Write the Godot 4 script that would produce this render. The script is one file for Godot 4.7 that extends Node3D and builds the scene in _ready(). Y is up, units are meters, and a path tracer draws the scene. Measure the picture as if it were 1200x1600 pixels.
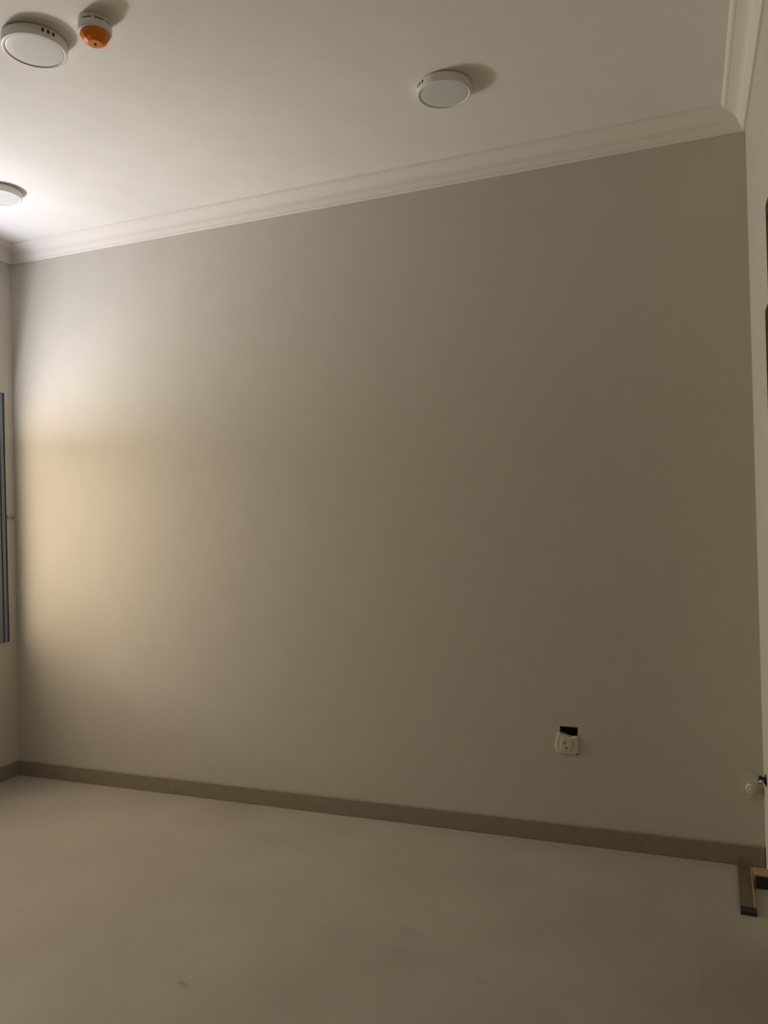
extends Node3D
# An empty, unlit room in metres. The camera stands at x = 0, z = 0 and looks at wall_back (z = -D).

const D := 3.5            # camera to the back wall
const XL := -3.675        # left wall (with the window)
const XR := 0.266         # right wall (with the door)
const ZF := 1.1           # wall behind the camera
const H := 3.075           # ceiling
const T := 0.2            # thickness of the shell

var M := {}

# ---------------------------------------------------------------- helpers
func mat(r: float, g: float, b: float, rough := 0.8, metal := 0.0) -> StandardMaterial3D:
	var m := StandardMaterial3D.new()
	m.albedo_color = Color8(int(r), int(g), int(b))
	m.roughness = rough
	m.metallic = metal
	return m

func mottled(seed_: int, freq: float, lo: Color, hi: Color, octaves := 4) -> NoiseTexture2D:
	var n := FastNoiseLite.new()
	n.seed = seed_
	n.noise_type = FastNoiseLite.TYPE_SIMPLEX_SMOOTH
	n.frequency = freq
	n.fractal_octaves = octaves
	var gr := Gradient.new()
	gr.set_color(0, lo)
	gr.set_color(1, hi)
	var t := NoiseTexture2D.new()
	t.width = 512
	t.height = 512
	t.seamless = true
	t.noise = n
	t.color_ramp = gr
	return t

func triplanar(m: StandardMaterial3D, tex: Texture2D, scale: float) -> void:
	m.albedo_texture = tex
	m.uv1_triplanar = true
	m.uv1_world_triplanar = true
	m.uv1_scale = Vector3.ONE * scale

func new_st() -> SurfaceTool:
	var st := SurfaceTool.new()
	st.begin(Mesh.PRIMITIVE_TRIANGLES)
	st.set_smooth_group(-1)
	return st

# four corners, counter-clockwise as seen from outside
func quad(st: SurfaceTool, a: Vector3, b: Vector3, c: Vector3, d: Vector3) -> void:
	for p in [a, c, b, a, d, c]:
		st.add_vertex(p)

func tri(st: SurfaceTool, a: Vector3, b: Vector3, c: Vector3) -> void:
	for p in [a, c, b]:
		st.add_vertex(p)

# a box from lo to hi with bevelled edges
func bevel_box(st: SurfaceTool, lo: Vector3, hi: Vector3, bev := 0.002) -> void:
	var c := (lo + hi) * 0.5
	var h := (hi - lo) * 0.5
	var b: float = min(bev, min(h.x, min(h.y, h.z)) * 0.9)
	var ax := [Vector3.RIGHT, Vector3.UP, Vector3.BACK]
	for i in 3:
		var n: Vector3 = ax[i]
		var u: Vector3 = ax[(i + 1) % 3]
		var v: Vector3 = ax[(i + 2) % 3]
		for s in [-1.0, 1.0]:
			var o: Vector3 = c + n * (h[i] * s)
			var uu: Vector3 = u * (h[(i + 1) % 3] - b) * s
			var vv: Vector3 = v * (h[(i + 2) % 3] - b)
			quad(st, o - uu - vv, o + uu - vv, o + uu + vv, o - uu + vv)
	# edges
	for i in 3:
		var j := (i + 1) % 3
		var k := (i + 2) % 3
		for sj in [-1.0, 1.0]:
			for sk in [-1.0, 1.0]:
				var pj: Vector3 = c + ax[j] * (h[j] * sj) + ax[k] * ((h[k] - b) * sk)
				var pk: Vector3 = c + ax[j] * ((h[j] - b) * sj) + ax[k] * (h[k] * sk)
				var e: Vector3 = ax[i] * (h[i] - b)
				if sj * sk > 0:
					quad(st, pj - e, pk - e, pk + e, pj + e)
				else:
					quad(st, pj + e, pk + e, pk - e, pj - e)
	for sx in [-1.0, 1.0]:
		for sy in [-1.0, 1.0]:
			for sz in [-1.0, 1.0]:
				var px := c + Vector3(h.x * sx, (h.y - b) * sy, (h.z - b) * sz)
				var py := c + Vector3((h.x - b) * sx, h.y * sy, (h.z - b) * sz)
				var pz := c + Vector3((h.x - b) * sx, (h.y - b) * sy, h.z * sz)
				if sx * sy * sz > 0:
					tri(st, px, py, pz)
				else:
					tri(st, px, pz, py)

# profile [radius, height] turned about y
func lathe(st: SurfaceTool, prof: Array, n := 48, smooth := true) -> void:
	st.set_smooth_group(0 if smooth else -1)
	for i in n:
		var a0 := TAU * i / n
		var a1 := TAU * (i + 1) / n
		for k in prof.size() - 1:
			var r0: float = prof[k][0]
			var y0: float = prof[k][1]
			var r1: float = prof[k + 1][0]
			var y1: float = prof[k + 1][1]
			var p00 := Vector3(cos(a0) * r0, y0, sin(a0) * r0)
			var p10 := Vector3(cos(a1) * r0, y0, sin(a1) * r0)
			var p01 := Vector3(cos(a0) * r1, y1, sin(a0) * r1)
			var p11 := Vector3(cos(a1) * r1, y1, sin(a1) * r1)
			if r1 < 1e-5:
				tri(st, p00, p01, p10)
			elif r0 < 1e-5:
				tri(st, p00, p01, p11)
			else:
				quad(st, p00, p01, p11, p10)

# an outline (x, y), counter-clockwise, drawn out from z0 to z1 with a chamfer at the front
func prism(st: SurfaceTool, poly: PackedVector2Array, z0: float, z1: float, bev := 0.0) -> void:
	var inner := poly
	if bev > 0.0:
		var c := Vector2.ZERO
		for p in poly:
			c += p
		c /= poly.size()
		inner = PackedVector2Array()
		for p in poly:
			inner.append(p + (c - p).normalized() * bev)
	var idx := Geometry2D.triangulate_polygon(inner)
	for i in range(0, idx.size(), 3):
		var a := inner[idx[i]]
		var b := inner[idx[i + 1]]
		var c2 := inner[idx[i + 2]]
		if (b - a).cross(c2 - a) < 0:
			var t := b
			b = c2
			c2 = t
		tri(st, Vector3(a.x, a.y, z1), Vector3(b.x, b.y, z1), Vector3(c2.x, c2.y, z1))
		tri(st, Vector3(a.x, a.y, z0), Vector3(c2.x, c2.y, z0), Vector3(b.x, b.y, z0))
	var n := poly.size()
	for i in n:
		var p := poly[i]
		var q := poly[(i + 1) % n]
		var pi := inner[i]
		var qi := inner[(i + 1) % n]
		quad(st, Vector3(p.x, p.y, z0), Vector3(q.x, q.y, z0), Vector3(q.x, q.y, z1 - bev), Vector3(p.x, p.y, z1 - bev))
		if bev > 0.0:
			quad(st, Vector3(p.x, p.y, z1 - bev), Vector3(q.x, q.y, z1 - bev), Vector3(qi.x, qi.y, z1), Vector3(pi.x, pi.y, z1))

# a slab in its own plane: x 0..w, y 0..h, front face at z = 0, thickness t behind it; holes are Rect2
func slab(st: SurfaceTool, w: float, h: float, t: float, holes: Array = []) -> void:
	var xs := [0.0, w]
	var ys := [0.0, h]
	for r in holes:
		xs.append_array([r.position.x, r.end.x])
		ys.append_array([r.position.y, r.end.y])
	xs.sort()
	ys.sort()
	for i in xs.size() - 1:
		for j in ys.size() - 1:
			var x0: float = xs[i]
			var x1: float = xs[i + 1]
			var y0: float = ys[j]
			var y1: float = ys[j + 1]
			if x1 - x0 < 1e-6 or y1 - y0 < 1e-6:
				continue
			var open := false
			for r in holes:
				if r.has_point(Vector2((x0 + x1) / 2, (y0 + y1) / 2)):
					open = true
			if open:
				continue
			quad(st, Vector3(x0, y0, 0), Vector3(x1, y0, 0), Vector3(x1, y1, 0), Vector3(x0, y1, 0))
			quad(st, Vector3(x1, y0, -t), Vector3(x0, y0, -t), Vector3(x0, y1, -t), Vector3(x1, y1, -t))
	for r in holes + [Rect2(0, 0, w, h)]:
		var a: Vector2 = r.position
		var b: Vector2 = r.end
		var c := [Vector2(a.x, a.y), Vector2(b.x, a.y), Vector2(b.x, b.y), Vector2(a.x, b.y)]
		for k in 4:
			var p: Vector2 = c[k]
			var q: Vector2 = c[(k + 1) % 4]
			quad(st, Vector3(q.x, q.y, 0), Vector3(p.x, p.y, 0), Vector3(p.x, p.y, -t), Vector3(q.x, q.y, -t))

func obj(called: String, st: SurfaceTool, m: Material, parent: Node = self) -> MeshInstance3D:
	st.generate_normals()
	var o := MeshInstance3D.new()
	o.name = called
	o.mesh = st.commit()
	o.material_override = m
	o.cast_shadow = GeometryInstance3D.SHADOW_CASTING_SETTING_ON
	parent.add_child(o, true)
	return o

func structure(called: String, st: SurfaceTool, m: Material, label: String, category: String) -> MeshInstance3D:
	var o := obj(called, st, m)
	o.set_meta("kind", "structure")
	o.set_meta("label", label)
	o.set_meta("category", category)
	return o

func thing(called: String, label: String, category: String, at: Vector3, group := "") -> Node3D:
	var o := Node3D.new()
	o.name = called
	add_child(o, true)
	o.position = at
	o.set_meta("label", label)
	o.set_meta("category", category)
	if group != "":
		o.set_meta("group", group)
	return o

# ---------------------------------------------------------------- scene
func _ready() -> void:
	var cam := Camera3D.new()
	cam.name = "camera"
	cam.fov = rad_to_deg(2.0 * atan(800.0 / 1221.0))
	cam.position = Vector3(0, 1.43, 0)
	cam.rotation_degrees = Vector3(0.686, 21.11, -1.30)
	cam.near = 0.02
	add_child(cam)
	cam.current = true

	var env := Environment.new()
	env.background_mode = Environment.BG_COLOR
	env.background_color = Color(0.5, 0.55, 0.62)
	env.tonemap_mode = Environment.TONE_MAPPER_LINEAR
	env.tonemap_exposure = 1.0
	env.sdfgi_enabled = true
	env.ssao_enabled = true
	env.ssil_enabled = true
	var we := WorldEnvironment.new()
	we.environment = env
	add_child(we)

	materials()
	daylight()
	window_uplight()
	unseen_globe_lamp("unseen_globe_lamp", "unseen globe lamp on a post outside the window, placed to light the far walls", UNSEEN_GLOBE_AT, 0.22, UNSEEN_GLOBE, UNSEEN_GLOBE_E)
	make_shell()
	make_window()
	make_cornice()
	make_baseboards()
	make_door()
	make_ceiling_lamps()
	make_detector()
	make_socket_box()
	make_pipes()
	make_floor_pieces()

# Light: an unseen uplight in the window opening is placed to light the ceiling;
# warm evening daylight comes in through the window; an unseen globe lamp outside is placed to brighten the far walls.
const UPLIGHT := Color(0.93, 0.94, 1.0)
const UPLIGHT_E := 3.75
const UPLIGHT_AT := Vector3(-3.731, 1.91, -2.70)
const UPLIGHT_TILT := 86.0
const SKY := Color(1.0, 0.90, 0.76)
const SKY_E := 1.53
const UNSEEN_GLOBE := Color(1.0, 1.0, 0.93)
const UNSEEN_GLOBE_E := 4.7
const UNSEEN_GLOBE_AT := Vector3(-5.0, 1.35, -3.14)

func daylight() -> void:
	var l := AreaLight3D.new()
	l.name = "window_daylight"
	l.area_size = Vector2(WZ1 - WZ0 - 0.062, WY1 - WY0 - 0.062)
	l.area_normalize_energy = false
	l.light_color = SKY
	l.light_energy = SKY_E
	l.area_range = 12.0
	l.area_attenuation = 2.0
	l.shadow_enabled = true
	add_child(l)
	l.position = Vector3(XL - 0.024, (WY0 + WY1) / 2, (WZ0 + WZ1) / 2)
	l.rotation.y = -PI / 2

func window_uplight() -> void:  # out of view, set where it lights the ceiling and upper wall
	var o := thing("unseen_uplight", "unseen uplight in the window opening, placed to light the ceiling", "unseen_uplight", UPLIGHT_AT)
	var up := WY1 - UPLIGHT_AT.y
	var st := new_st()
	bevel_box(st, Vector3(-0.012, up - 0.006, -0.17), Vector3(0.012, up - 0.0005, 0.17), 0.001)
	for z in [-0.17, 0.164]:
		bevel_box(st, Vector3(-0.009, -0.012, z), Vector3(0.009, up - 0.006, z + 0.006), 0.002)
	obj("bracket", st, M.alu_dark, o)
	var head := Node3D.new()
	head.name = "head"
	o.add_child(head)
	head.rotation = Vector3(0, -PI / 2, 0)
	head.rotate_object_local(Vector3.RIGHT, deg_to_rad(UPLIGHT_TILT))
	# own axes of the head: it shines along -z
	st = new_st()
	bevel_box(st, Vector3(-0.162, -0.032, -0.005), Vector3(0.162, 0.032, 0.04), 0.006)
	obj("housing", st, M.gasket, head)
	st = new_st()
	bevel_box(st, Vector3(-0.152, -0.026, -0.008), Vector3(0.152, 0.026, -0.0052), 0.001)
	var g := mat(240, 240, 240, 0.4)
	g.emission_enabled = true
	g.emission = UPLIGHT
	g.emission_energy_multiplier = 3.0
	obj("light_face", st, g, head)
	var l := AreaLight3D.new()
	l.name = "unseen_uplight_beam"
	l.area_size = Vector2(0.30, 0.05)
	l.area_normalize_energy = true
	l.light_color = UPLIGHT
	l.light_energy = UPLIGHT_E
	l.area_range = 12.0
	l.area_attenuation = 2.0
	l.shadow_enabled = true
	head.add_child(l)
	l.position = Vector3(0, 0, -0.011)

func unseen_globe_lamp(called: String, label: String, at: Vector3, r: float, tone: Color, power: float) -> void:  # out of view, shines through the window to lift the distant walls
	var o := thing(called, label, "lamp", Vector3(at.x, 0, at.z))
	var st := new_st()
	lathe(st, [[0.0, 0.0], [0.11, 0.0], [0.11, 0.012], [0.095, 0.02], [0.03, 0.024]], 32, false)
	obj("foot", st, M.alu_dark, o)
	st = new_st()
	lathe(st, [[0.022, 0.02], [0.022, at.y - r - 0.02], [0.05, at.y - r - 0.01], [0.05, at.y - r + 0.004], [0.0, at.y - r + 0.004]], 24, false)
	obj("post", st, M.alu_dark, o)
	st = new_st()
	var prof := []
	for k in 17:
		var a := PI * k / 16.0
		prof.append([sin(a) * r, at.y - cos(a) * r])
	prof.reverse()
	lathe(st, prof, 32, true)
	var g := mat(240, 240, 236, 0.4)
	g.emission_enabled = true
	g.emission = tone
	g.emission_energy_multiplier = 1.0
	obj("unseen_globe_shade", st, g, o)
	var l := OmniLight3D.new()
	l.name = "unseen_globe_light"
	l.light_color = tone
	l.light_energy = power
	l.light_size = r * 0.95
	l.omni_range = 14.0
	l.omni_attenuation = 2.0
	l.shadow_enabled = true
	o.add_child(l)
	l.position = Vector3(0, at.y, 0)

# The window: opening in the left wall, a top-hung sash whose lower edge stands a little into the room.
const WY0 := 0.785
const WY1 := 2.225
const WZ0 := -3.438       # edge next to the back wall
const WZ1 := -2.05

func make_window() -> void:
	var w := Node3D.new()
	w.name = "window_1"
	add_child(w)
	w.set_meta("kind", "structure")
	w.set_meta("label", "grey aluminium window beside the room corner, its sash slightly open")
	w.set_meta("category", "window")
	w.position = Vector3(XL, WY1, WZ0)
	# own axes: x into the room, y up (0 at the head), z along the wall towards the camera
	var hh := WY1 - WY0
	var ww := WZ1 - WZ0
	# fixed frame, inside the wall
	for r in [[0.0, 0.03, -hh, 0.0], [ww - 0.03, ww, -hh, 0.0], [0.03, ww - 0.03, -0.02, 0.0], [0.03, ww - 0.03, -hh, -hh + 0.03]]:
		var st := new_st()
		bevel_box(st, Vector3(-0.085, r[2], r[0]), Vector3(-0.019, r[3], r[1]), 0.003)
		obj("fixed_frame", st, M.alu_dark, w)
	# the sash turns about its head: its foot stands 1.4 cm further in
	var sash := Node3D.new()
	sash.name = "sash"
	w.add_child(sash)
	sash.position = Vector3(-0.018, 0, 0)
	sash.rotation.z = asin(0.014 / hh)
	var s := 0.075
	var t := 0.03
	var bars := [[0.0, s, -hh, 0.0], [ww - s, ww, -hh, 0.0], [s, ww - s, -t, 0.0], [s, ww - s, -hh, -hh + t]]
	for r in bars:
		var st := new_st()
		bevel_box(st, Vector3(0.0, r[2], r[0]), Vector3(0.012, r[3], r[1]), 0.003)
		obj("sash_bar", st, M.alu, sash)
		# raised dark lips: one along the outer edge, one along the middle of each bar
		var upright: bool = r[1] - r[0] < 0.1
		var first: float = r[0] if upright else r[2]
		var last: float = r[1] if upright else r[3]
		var outer: bool = first < -hh + 0.001 or (upright and first < 0.001)
		for off in ([0.0, 0.032] if upright else [0.0, 0.022]):
			var e: float = first + off if outer else last - off - 0.009
			var g := new_st()
			if upright:
				bevel_box(g, Vector3(0.0105, r[2], e), Vector3(0.015, r[3], e + 0.009), 0.0015)
			else:
				bevel_box(g, Vector3(0.0105, e, r[0]), Vector3(0.015, e + 0.009, r[1]), 0.0015)
			obj("gasket", g, M.gasket, sash)
	var pn := new_st()
	bevel_box(pn, Vector3(0.004, -hh + t - 0.004, s - 0.004), Vector3(0.008, -t + 0.004, ww - s + 0.004), 0.0005)
	var pane := mat(190, 205, 222, 0.03)
	pane.albedo_color.a = 0.12
	pane.transparency = BaseMaterial3D.TRANSPARENCY_ALPHA
	obj("window_pane", pn, pane, sash)
	# handle on the stile away from the corner
	var hd := new_st()
	var hz := ww - s / 2
	bevel_box(hd, Vector3(0.012, -hh / 2 - 0.05, hz - 0.012), Vector3(0.03, -hh / 2 + 0.05, hz + 0.012), 0.003)
	bevel_box(hd, Vector3(0.03, -hh / 2 - 0.008, hz - 0.008), Vector3(0.054, -hh / 2 + 0.008, hz + 0.008), 0.003)
	bevel_box(hd, Vector3(0.044, -hh / 2 - 0.1, hz - 0.009), Vector3(0.056, -hh / 2 + 0.008, hz + 0.009), 0.003)
	obj("handle", hd, M.alu_dark, sash)
	# latch keeper on the strip of wall between sash and corner
	var kp := new_st()
	bevel_box(kp, Vector3(0.0005, -hh / 2 - 0.010, -0.052), Vector3(0.007, -hh / 2 + 0.010, -0.004), 0.002)
	var keeper := obj("latch_keeper", kp, M.keeper, w)
	var sl := new_st()
	bevel_box(sl, Vector3(0.006, -hh / 2 - 0.007, -0.049), Vector3(0.009, -hh / 2 - 0.002, -0.030), 0.001)
	obj("slot", sl, M.gasket, keeper)
	# balcony slab outside
	var bs := new_st()
	bevel_box(bs, Vector3(XL - T - 1.3, -T, -D - T), Vector3(XL - T, 0.0, ZF + T), 0.004)
	structure("floor_balcony", bs, M.balcony, "plain grey balcony slab outside the window", "floor")

# the floor's colour over 5 x 5 m: faint clouds, fine specks and a few dirt marks, [x, z, long, wide, turn]
func floor_print() -> ImageTexture:
	var n := 1024
	var cloud := FastNoiseLite.new()
	cloud.seed = 5
	cloud.frequency = 0.009
	cloud.fractal_octaves = 4
	var speck := FastNoiseLite.new()
	speck.seed = 6
	speck.frequency = 0.22
	speck.fractal_octaves = 2
	var lo := Color8(164, 157, 143)
	var hi := Color8(182, 175, 161)
	var img := Image.create(n, n, false, Image.FORMAT_RGB8)
	for j in n:
		for i in n:
			var c := cloud.get_noise_2d(i, j)
			var f := speck.get_noise_2d(i, j)
			var v: float = 0.5 + 0.45 * c + 0.16 * f - (0.9 * (f - 0.38) if f > 0.38 and c > 0.0 else 0.0)
			img.set_pixel(i, j, lo.lerp(hi, clampf(v, -0.3, 1.2)))
	for m in [[-1.502, -2.053, 9.0, 4.0, 0.5], [-1.745, -2.644, 8.0, 2.5, 0.6], [-2.172, -2.345, 6.0, 2.5, 0.2], [-2.873, -2.676, 12.0, 4.0, -0.5], [-0.935, -2.578, 16.0, 9.0, 0.4], [-0.622, -2.373, 6.0, 5.0, 0], [-0.932, -2.442, 12.0, 6.0, 0.3], [-2.383, -2.259, 9.0, 5.0, 0.1]]:
		var ci := int(fposmod(m[0] * 0.2, 1.0) * n)
		var cj := int(fposmod(m[1] * 0.2, 1.0) * n)
		for dj in range(-22, 23):
			for di in range(-22, 23):
				var q := Vector2(di, dj).rotated(-m[4])
				var d := Vector2(q.x / m[2], q.y / m[3]).length()
				var g := speck.get_noise_2d((ci + di) * 1.7, (cj + dj) * 1.7)
				if d < 1.0 and g > d - 0.55:
					var x := posmod(ci + di, n)
					var y := posmod(cj + dj, n)
					img.set_pixel(x, y, img.get_pixel(x, y).lerp(Color8(118, 108, 92), (0.4 if m[4] == 0.5 else 0.16) * (1.0 - d * d)))
	return ImageTexture.create_from_image(img)

func materials() -> void:
	if not M.is_empty():
		return
	M.wall = mat(255, 255, 255, 0.85)
	triplanar(M.wall, mottled(11, 0.012, Color8(205, 200, 188), Color8(208, 203, 191)), 0.6)
	M.ceiling = mat(255, 255, 255, 0.9)
	triplanar(M.ceiling, mottled(12, 0.012, Color8(232, 230, 225), Color8(237, 235, 230)), 0.6)
	M.cornice = mat(232, 228, 220, 0.75)
	M.floor = mat(255, 255, 255, 0.55)
	triplanar(M.floor, floor_print(), 0.2)
	M.skirting = mat(255, 255, 255, 0.5)
	triplanar(M.skirting, mottled(22, 0.03, Color8(144, 134, 117), Color8(156, 146, 129), 5), 1.2)
	M.balcony = mat(150, 148, 144, 0.9)
	M.offcut = mat(106, 95, 76, 0.6)
	M.alu = mat(132, 142, 156, 0.4, 0.3)
	M.alu_dark = mat(88, 94, 104, 0.45, 0.3)
	M.gasket = mat(52, 52, 56, 0.6)
	M.keeper = mat(176, 168, 172, 0.5)
	M.door = mat(34, 26, 18, 0.55)
	M.door_frame = mat(26, 20, 14, 0.55)
	M.steel = mat(190, 188, 182, 0.3, 1.0)
	M.lamp_body = mat(226, 224, 220, 0.45)
	M.lamp_face = mat(214, 216, 214, 0.35)
	M.dark = mat(40, 37, 33, 0.7)
	M.plastic = mat(225, 222, 214, 0.45)
	M.orange = mat(226, 120, 24, 0.3)
	M.cavity = mat(62, 54, 46, 0.9)
	M.cream = mat(218, 209, 184, 0.7)
	M.plaster = mat(255, 255, 255, 0.95)
	triplanar(M.plaster, mottled(31, 0.05, Color8(204, 198, 182), Color8(222, 216, 200), 4), 8.0)
	M.timber = mat(255, 255, 255, 0.8)
	triplanar(M.timber, mottled(41, 0.03, Color8(150, 128, 96), Color8(186, 164, 128), 4), 6.0)
	M.black = mat(24, 28, 24, 0.6)
	M.brown = mat(46, 36, 22, 0.8)

# ---------------------------------------------------------------- shell
const SOCKET := Rect2(-0.5435, 0.389, 0.078, 0.120)   # x, y of the hole in the back wall (room coordinates)
const DOOR_Z0 := -2.82
const DOOR_Z1 := -1.96

func make_shell() -> void:
	var w := XR - XL
	var dd := ZF + D
	var st := new_st()
	slab(st, w + 2 * T, H, T, [Rect2(SOCKET.position.x - XL + T, SOCKET.position.y, SOCKET.size.x, SOCKET.size.y)])
	var o := structure("wall_back", st, M.wall, "plain warm grey painted wall facing the camera", "wall")
	o.position = Vector3(XL - T, 0, -D)
	st = new_st()
	slab(st, dd, H, T, [Rect2(ZF - WZ1, WY0, WZ1 - WZ0, WY1 - WY0)])
	o = structure("wall_left", st, M.wall, "warm grey wall that holds the aluminium window", "wall")
	o.position = Vector3(XL, 0, ZF)
	o.rotation.y = PI / 2
	st = new_st()
	slab(st, dd, H, T, [Rect2(DOOR_Z0 + D, -0.0, DOOR_Z1 - DOOR_Z0, 2.04), Rect2(D - 2.74, 2.15, 0.77, 0.24)])
	o = structure("wall_right", st, M.wall, "warm grey wall with the dark door", "wall")
	o.position = Vector3(XR, 0, -D)
	o.rotation.y = -PI / 2
	st = new_st()
	slab(st, w + 2 * T, H, T)
	o = structure("wall_front", st, M.wall, "plain warm grey wall behind the camera", "wall")
	o.position = Vector3(XR + T, 0, ZF)
	o.rotation.y = PI
	st = new_st()
	slab(st, w + 2 * T, dd + 2 * T, T)
	o = structure("floor", st, M.floor, "beige matt floor with faint mottling", "floor")
	o.position = Vector3(XL - T, 0, ZF + T)
	o.rotation.x = -PI / 2
	st = new_st()
	slab(st, w + 2 * T, dd + 2 * T, T)
	o = structure("ceiling", st, M.ceiling, "white painted ceiling with round lamps", "ceiling")
	o.position = Vector3(XL - T, H, -D - T)
	o.rotation.x = PI / 2

func make_cornice() -> void:
	# [distance from the wall, height above the foot of the moulding]; the foot lies 9 cm below the ceiling
	var prof := [[0.0, 0.0], [0.010, 0.0], [0.014, 0.004], [0.016, 0.012], [0.022, 0.020], [0.029, 0.031], [0.033, 0.042], [0.038, 0.050], [0.048, 0.058], [0.062, 0.065], [0.078, 0.0715], [0.084, 0.072], [0.09, 0.074], [0.095, 0.079], [0.098, 0.085], [0.1, 0.0905]]
	var y0 := H - 0.087
	var corners := [Vector2(XL, -D), Vector2(XR, -D), Vector2(XR, ZF), Vector2(XL, ZF)]
	var said := ["white moulded cornice above the back wall", "white moulded cornice above the door wall", "white moulded cornice above the wall behind the camera", "white moulded cornice above the window wall"]
	for k in 4:
		var a: Vector2 = corners[k]
		var b: Vector2 = corners[(k + 1) % 4]
		var along := (b - a).normalized()
		var inward := Vector2(-along.y, along.x)
		var st := new_st()
		for i in prof.size() - 1:
			var p0: float = prof[i][0] * 0.92
			var p1: float = prof[i + 1][0] * 0.92
			var a0 := a + (inward + along) * p0
			var b0 := b + (inward - along) * p0
			var a1 := a + (inward + along) * p1
			var b1 := b + (inward - along) * p1
			var h0: float = y0 + prof[i][1] * 0.967
			var h1: float = y0 + prof[i + 1][1] * 0.967
			quad(st, Vector3(a0.x, h0, a0.y), Vector3(b0.x, h0, b0.y), Vector3(b1.x, h1, b1.y), Vector3(a1.x, h1, a1.y))
		structure("trim_%d" % (k + 1), st, M.cornice, said[k], "cornice")

func make_baseboards() -> void:
	var st := new_st()
	bevel_box(st, Vector3(XL, 0, -D), Vector3(XR - 0.004, 0.083, -D + 0.012), 0.002)
	structure("baseboard_back", st, M.skirting, "low brown grey skirting along the back wall", "skirting")
	st = new_st()
	bevel_box(st, Vector3(XL, 0, -D + 0.012), Vector3(XL + 0.012, 0.083, ZF), 0.002)
	structure("baseboard_left", st, M.skirting, "low brown grey skirting under the window", "skirting")

func make_door() -> void:
	var d := Node3D.new()
	d.name = "door_1"
	add_child(d)
	d.set_meta("kind", "structure")
	d.set_meta("label", "dark brown door with a dark frame in the right wall")
	d.set_meta("category", "door")
	d.position = Vector3(XR, 0, 0)
	for r in [[DOOR_Z0 - 0.03, DOOR_Z0 + 0.04, 0.0, 2.096], [DOOR_Z1 - 0.04, DOOR_Z1 + 0.03, 0.0, 2.096], [DOOR_Z0 + 0.04, DOOR_Z1 - 0.04, 2.03, 2.096]]:
		var st := new_st()
		bevel_box(st, Vector3(-0.006, r[2], r[0]), Vector3(0.0, r[3], r[1]), 0.002)
		obj("architrave", st, M.door_frame, d)
	var st2 := new_st()
	bevel_box(st2, Vector3(0.05, 0.008, DOOR_Z0 + 0.003), Vector3(0.09, 2.035, DOOR_Z1 - 0.003), 0.003)
	var leaf := obj("door_leaf", st2, M.door, d)
	for r in [[0.15, 0.95], [1.1, 1.92]]:
		var p := new_st()
		bevel_box(p, Vector3(0.042, r[0], DOOR_Z0 + 0.14), Vector3(0.052, r[1], DOOR_Z1 - 0.14), 0.006)
		obj("door_panel", p, M.door, leaf)
	var hd := new_st()
	bevel_box(hd, Vector3(0.044, 0.95, DOOR_Z1 - 0.09), Vector3(0.05, 1.12, DOOR_Z1 - 0.05), 0.002)
	bevel_box(hd, Vector3(0.012, 1.03, DOOR_Z1 - 0.078), Vector3(0.044, 1.05, DOOR_Z1 - 0.062), 0.003)
	bevel_box(hd, Vector3(0.008, 1.03, DOOR_Z1 - 0.18), Vector3(0.02, 1.05, DOOR_Z1 - 0.062), 0.004)
	obj("door_handle", hd, M.steel, leaf)
	# dark fixed light above the door
	var w := Node3D.new()
	w.name = "window_2"
	add_child(w)
	w.set_meta("kind", "structure")
	w.set_meta("label", "dark transom light above the dark door")
	w.set_meta("category", "window")
	w.position = Vector3(XR, 0, 0)
	for r in [[-2.765, -2.71, 2.13, 2.41], [-2.0, -1.95, 2.13, 2.41], [-2.71, -2.0, 2.36, 2.41], [-2.71, -2.0, 2.13, 2.17]]:
		var st := new_st()
		bevel_box(st, Vector3(-0.004, r[2], r[0]), Vector3(0.0, r[3], r[1]), 0.001)
		obj("transom_frame", st, M.door_frame, w)
	var g := new_st()
	bevel_box(g, Vector3(0.06, 2.151, -2.739), Vector3(0.066, 2.389, -1.971), 0.001)
	var glass := mat(16, 16, 16, 0.15)
	obj("transom_pane", g, glass, w)

# ---------------------------------------------------------------- things on the ceiling
func make_ceiling_lamps() -> void:
	var spots := [
		[Vector3(-2.004, H, -2.026), "round white disc lamp on the ceiling beside the smoke detector with orange cap", 0.0],
		[Vector3(-0.813, H, -2.836), "round white disc lamp alone on the ceiling above the socket hole", -1.94],
		[Vector3(-3.065, H, -2.855), "round white disc lamp on the brightest ceiling close to the window wall", 1.95]]
	var proto: Node3D = null
	for s in spots:
		var o: Node3D
		if proto == null:
			o = thing("ceiling_lamp", s[1], "ceiling lamp", s[0], "round lamps on the ceiling")
			proto = o
			var st := new_st()
			lathe(st, [[0.096, 0.0], [0.096, -0.004], [0.103, -0.0045], [0.1040, -0.006], [0.1040, -0.033], [0.103, -0.0365], [0.099, -0.038], [0.0955, -0.038], [0.0925, -0.0355], [0.0915, -0.033]], 72, false)
			obj("lamp_body", st, M.lamp_body, o)
			st = new_st()
			lathe(st, [[0.0915, -0.0332], [0.0905, -0.0345], [0.088, -0.0350], [0.06, -0.0353], [0.0, -0.0355]], 72, true)
			obj("diffuser", st, M.lamp_face, o)
			# three small dark vent slots in the side
			for k in 3:
				var a := deg_to_rad(22.0) + (k - 1) * 0.17
				st = new_st()
				bevel_box(st, Vector3(-0.0042, -0.023, -0.001), Vector3(0.0042, -0.011, 0.0010), 0.0006)
				var v := obj("vent_slot", st, M.dark, o)
				v.position = Vector3(cos(a) * 0.1040, 0.0, sin(a) * 0.1040)
				v.rotation.y = PI / 2 - a
		else:
			o = proto.duplicate()
			o.name = "ceiling_lamp"
			add_child(o, true)
			o.position = s[0]
			o.set_meta("label", s[1])
		o.rotation.y = s[2]

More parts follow.
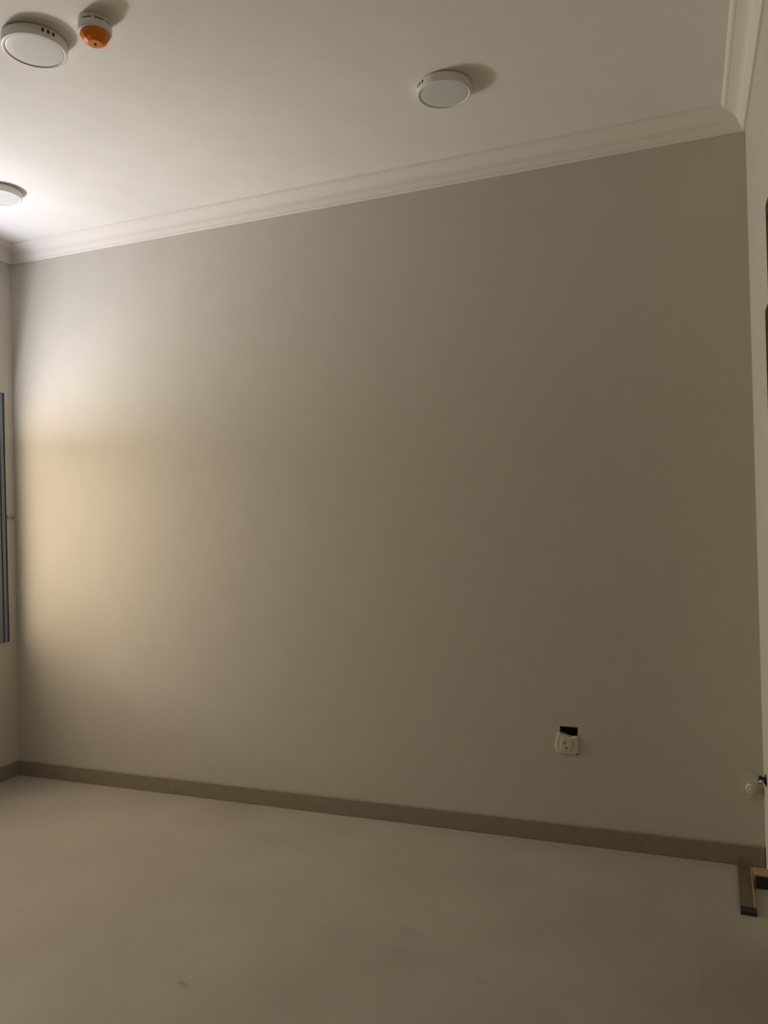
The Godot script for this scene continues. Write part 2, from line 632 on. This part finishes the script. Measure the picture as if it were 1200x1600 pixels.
func make_detector() -> void:
	var o := thing("smoke_detector", "white smoke detector with a faceted orange cap on the ceiling", "smoke detector", Vector3(-1.751, H, -2.026))
	var st := new_st()
	lathe(st, [[0.052, 0.0], [0.053, -0.002], [0.053, -0.011], [0.051, -0.013], [0.049, -0.013]], 48, false)
	obj("base", st, M.plastic, o)
	st = new_st()
	lathe(st, [[0.047, -0.012], [0.047, -0.017]], 48, true)
	obj("dark_gap_band", st, M.dark, o)  # dark band that shows between base and collar
	st = new_st()
	lathe(st, [[0.049, -0.0165], [0.052, -0.0175], [0.0535, -0.020], [0.0530, -0.036], [0.0505, -0.042], [0.046, -0.043]], 48, false)
	obj("collar", st, M.plastic, o)
	for k in 8:
		var a := TAU * k / 8.0 + 0.2
		st = new_st()
		bevel_box(st, Vector3(-0.006, -0.019, -0.004), Vector3(0.006, -0.0115, 0.004), 0.001)
		var b := obj("bridge", st, M.plastic, o)
		b.position = Vector3(cos(a) * 0.0475, 0, sin(a) * 0.0475)
		b.rotation.y = PI / 2 - a
	# the cap: ten flat facets that narrow to a blunt foot
	st = new_st()
	lathe(st, [[0.0465, -0.040], [0.0475, -0.046], [0.0455, -0.052], [0.036, -0.066], [0.024, -0.0735], [0.0, -0.0745]], 10, false)
	var cap := obj("cap", st, M.orange, o)
	cap.set_meta("label", "orange faceted cap")
	st = new_st()
	lathe(st, [[0.004, -0.074], [0.004, -0.077], [0.003, -0.078], [0.0, -0.078]], 16, false)
	obj("indicator", st, M.dark, o)

# ---------------------------------------------------------------- rough-ins in the walls
func make_socket_box() -> void:
	# hole in the wall: its upper third stays open, the rest is filled by a cream box set in plaster
	var at := Vector3(SOCKET.get_center().x, SOCKET.position.y, -D)
	var o := thing("socket_box", "cream socket back box set in an open dark hole in the back wall", "socket box", at)
	var hw := SOCKET.size.x / 2 - 0.0005
	var hh := SOCKET.size.y
	var st := new_st()
	# shell of the back box
	bevel_box(st, Vector3(-hw, 0.0005, -0.055), Vector3(hw, hh - 0.0005, -0.05), 0.001)
	bevel_box(st, Vector3(-hw, 0.0005, -0.05), Vector3(-hw + 0.003, hh - 0.0005, -0.006), 0.001)
	bevel_box(st, Vector3(hw - 0.003, 0.0005, -0.05), Vector3(hw, hh - 0.0005, -0.006), 0.001)
	bevel_box(st, Vector3(-hw + 0.003, hh - 0.0035, -0.05), Vector3(hw - 0.003, hh - 0.0005, -0.006), 0.001)
	obj("back_box", st, M.cavity, o)
	var k := 0.00282 / 15.0     # metres per pixel of the enlarged view
	var poly := PackedVector2Array()
	for p in [[262, 700], [300, 500], [330, 400], [370, 375], [410, 392], [590, 452], [660, 470], [775, 448], [800, 480], [800, 700], [790, 830], [700, 866], [480, 870], [345, 866], [290, 800]]:
		poly.append(Vector2((p[0] - 586.0) * k, (865.0 - p[1]) * k))
	poly.reverse()
	st = new_st()
	prism(st, poly, -0.03, 0.007, 0.004)
	var fill := obj("plaster_plug", st, M.plaster, o)
	var face := PackedVector2Array()
	for p in [[430, 480], [560, 490], [655, 530], [650, 700], [600, 790], [430, 790], [385, 680], [400, 560]]:
		face.append(Vector2((p[0] - 586.0) * k, (865.0 - p[1]) * k))
	face.reverse()
	st = new_st()
	prism(st, face, 0.002, 0.0095, 0.002)
	obj("cream_plate", st, M.cream, o)
	for p in [[495, 595], [530, 715]]:
		st = new_st()
		lathe(st, [[0.0, 0.0], [0.0038, 0.0], [0.0038, 0.0012], [0.0, 0.0012]], 14, false)
		var sc := obj("screw_hole", st, M.cavity, o)
		sc.rotation.x = PI / 2
		sc.position = Vector3((p[0] - 586.0) * k, (865.0 - p[1]) * k, 0.0092)
	st = new_st()
	bevel_box(st, Vector3(0.016, 0.0735, -0.004), Vector3(0.036, 0.080, 0.008), 0.002)
	obj("fixing_lug", st, M.plastic, o)

func make_pipes() -> void:
	var at := Vector3(0.216, 0.318, -D)
	var o := thing("capped_pipe", "cream capped water pipe stub in a plaster patch at the corner", "pipe", at)
	var poly := PackedVector2Array()
	for k in 20:
		var a := TAU * k / 20.0
		var r := 1.0 + 0.12 * sin(3.0 * a + 0.6) + 0.07 * cos(5.0 * a)
		poly.append(Vector2(-0.008 + cos(a) * 0.034 * r, 0.012 + sin(a) * 0.058 * r))
	var st := new_st()
	prism(st, poly, 0.0003, 0.0022, 0.0008)
	obj("plaster_patch", st, M.plaster, o)
	st = new_st()
	lathe(st, [[0.0165, 0.0], [0.0165, 0.018], [0.0195, 0.018], [0.0195, 0.034], [0.017, 0.038], [0.0, 0.039]], 24, false)
	var p := obj("pipe_stub", st, M.cream, o)
	p.rotation.x = PI / 2
	p.rotation.z = 0.0
	st = new_st()
	lathe(st, [[0.011, 0.037], [0.011, 0.043], [0.008, 0.045], [0.0, 0.045]], 6, false)
	var c := obj("plug_head", st, M.plaster, o)
	c.rotation.x = PI / 2

	var v := thing("pipe_fitting", "dark metal pipe fitting with a bright end sticking out of the right wall", "pipe", Vector3(XR, 0.388, -3.375))
	st = new_st()
	lathe(st, [[0.024, 0.0], [0.024, 0.004], [0.0135, 0.006], [0.0135, 0.016], [0.017, 0.016], [0.017, 0.026], [0.012, 0.028], [0.0, 0.028]], 6, false)
	var b := obj("fitting_body", st, M.black, v)
	b.rotation.z = PI / 2
	st = new_st()
	lathe(st, [[0.009, 0.027], [0.009, 0.040], [0.006, 0.043], [0.0, 0.043]], 16, false)
	var e := obj("bright_end", st, M.steel, v)
	e.rotation.x = PI / 2
	e.position = Vector3(-0.018, -0.002, -0.020)

func make_floor_pieces() -> void:
	# a skirting offcut that lies on the floor with one end against the skirting
	var o := thing("skirting_offcut", "loose brown skirting strip lying on the floor against the skirting", "skirting strip", Vector3(0.1785, 0, -3.275))
	o.rotation.y = -0.034
	var st := new_st()
	bevel_box(st, Vector3(-0.027, 0, -0.205), Vector3(0.020, 0.012, 0.17), 0.0015)
	obj("strip", st, M.offcut, o)
	st = new_st()
	bevel_box(st, Vector3(0.0202, 0.0, -0.185), Vector3(0.026, 0.0135, 0.17), 0.0012)
	obj("pale_edge", st, M.timber, o)
	st = new_st()
	bevel_box(st, Vector3(-0.025, 0, 0.1702), Vector3(0.028, 0.012, 0.215), 0.002)
	obj("end_piece", st, M.black, o)
	# the block in the corner
	var b := thing("timber_block", "dark block with a pale top on the floor in the corner", "block", Vector3(0.235, 0, -3.36))
	st = new_st()
	bevel_box(st, Vector3(-0.022, 0, 0.012), Vector3(0.030, 0.047, 0.07), 0.002)
	obj("block_body", st, M.brown, b)
	st = new_st()
	bevel_box(st, Vector3(-0.028, 0.0472, 0.010), Vector3(0.0305, 0.055, 0.071), 0.002)
	obj("pale_top", st, M.timber, b)
